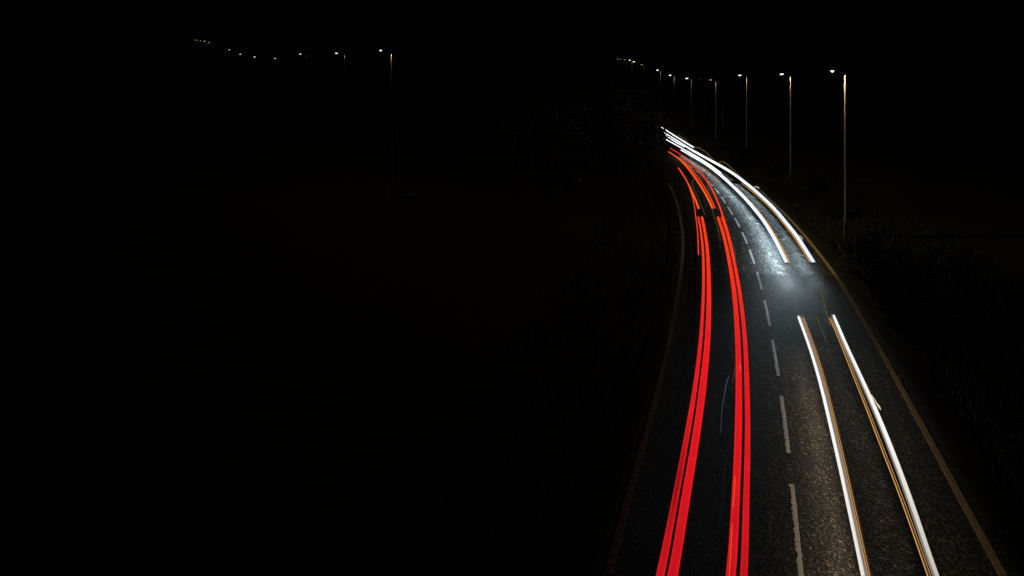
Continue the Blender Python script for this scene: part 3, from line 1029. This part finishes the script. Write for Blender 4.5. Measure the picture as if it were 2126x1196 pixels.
def tree(name, x, y, R, zc, zr, leaves, size, label, cat, group, seed, clumps=26, trunk=0.16):
    z = float(ground_z([(x, y)])[0])
    root = empty(name, (x, y, z))
    tag(root, label, cat, group)
    fn, cs = crown_fn(R, zc, zr, clumps, seed)
    v, f = leaf_cloud(leaves, fn, size)
    mesh_obj('crown' if cat == 'tree' else 'foliage', v, f, M_LEAF, root)
    tv, tf = limb((0, 0, -0.4), (0.1, 0, zc * 0.8), trunk, trunk * 0.55)
    tv, tf = list(tv), list(tf)
    for c in cs[::2]:
        base = np.array([0.05, 0, zc * (0.35 + 0.4 * rng.random())])
        lv, lf = limb(base, c, trunk * 0.4, trunk * 0.1, 5)
        o = len(tv)
        tv += lv
        tf += [tuple(i + o for i in q) for q in lf]
    mesh_obj('trunk' if cat == 'tree' else 'stem', tv, tf, M_BARK, root)
    return root


GT = 'trees and bushes hiding the far bend'
tree('broadleaf_tree', 10.4, 88, 4.0, 4.2, 3.7, 5200, 0.2, 'dark tree on the left verge hiding the far bend of the road', 'tree', GT, 3, 34)
tree('broadleaf_tree', 15.9, 112, 3.3, 3.0, 2.8, 3600, 0.17, 'dark low tree the far white and orange light trails vanish behind', 'tree', GT, 5, 34)
tree('broadleaf_tree', 14.5, 128, 5.2, 5.2, 4.6, 3600, 0.24, 'taller dark tree behind the low one at the far bend', 'tree', GT, 8, 30)
tree('broadleaf_tree', 3.0, 70, 4.2, 4.2, 3.6, 2600, 0.22, 'dark tree on the left verge nearer than the far bend', 'tree', GT, 11, 24)

GB = 'scrubby bushes on the right verge'
bush = [(1812, 560, 1.5, 'black scrubby bush on the verge right of the white trail ends'), (1745, 455, 1.3, 'dim bush at the foot of the nearest tall street lamp'),
        (1690, 405, 1.2, 'dim bush on the verge between the two nearest street lamps'), (1618, 365, 1.3, 'dim bush at the foot of the second street lamp'),
        (1560, 335, 1.2, 'dim bush above the white trail at the bend'), (1860, 640, 1.3, 'dark bush on the verge beside the near white trail tops'),
        (1500, 308, 1.2, 'dim far bush above the thick white trail')]
for i, (px, py, R, lb) in enumerate(bush):
    p = at(px, py)
    tree('verge_bush', p[0], p[1], R, R * 0.75, R * 0.7, 1500, 0.1, lb, 'bush', GB, 40 + i, 16, 0.04)

# rough grass on both verges: one mass of blades
def verge_grass(side, n, smin, smax, dmax):
    idx = rng.integers(0, len(AX) - 1, n * 3)
    idx = idx[(AX[idx, 1] < dmax) & (AX[idx, 1] > 8)][:n]
    n = len(idx)
    off = smin + (smax - smin) * rng.random(n) ** 1.3
    clump = 0.5 + 0.5 * np.sin(idx * 0.9) * np.sin(off * 2.1 + idx * 0.37)
    base = AX[idx] + AXN[idx] * (side * off)[:, None] + rng.normal(size=(n, 3)) * (0.4, 0.4, 0)
    base[:, 2] = ground_z(base[:, :2]) - 0.03
    h = (0.12 + 0.4 * rng.random(n) * (0.35 + clump)) * np.clip((off - smin) / 0.8 + 0.35, 0, 1)
    ang = rng.random(n) * 6.283
    w = 0.03 + 0.04 * rng.random(n)
    dx = np.stack([np.cos(ang) * w, np.sin(ang) * w, np.zeros(n)], 1)
    tip = base + rng.normal(size=(n, 3)) * (0.13, 0.13, 0) + np.stack([np.zeros(n), np.zeros(n), h], 1)
    v = np.stack([base - dx, base + dx, tip], 1).reshape(-1, 3)
    return v


v1 = verge_grass(1, 60000, HALF_R + 0.15, 12.0, 175)
v2 = verge_grass(-1, 9000, HALF_L + 0.15, 9.0, 110)
M_GRASSD = mat_leaf('unlit_verge_grass', (0.008, 0.009, 0.004), (0.03, 0.03, 0.014))  # grass copy darkened to paint in the unlit left verge
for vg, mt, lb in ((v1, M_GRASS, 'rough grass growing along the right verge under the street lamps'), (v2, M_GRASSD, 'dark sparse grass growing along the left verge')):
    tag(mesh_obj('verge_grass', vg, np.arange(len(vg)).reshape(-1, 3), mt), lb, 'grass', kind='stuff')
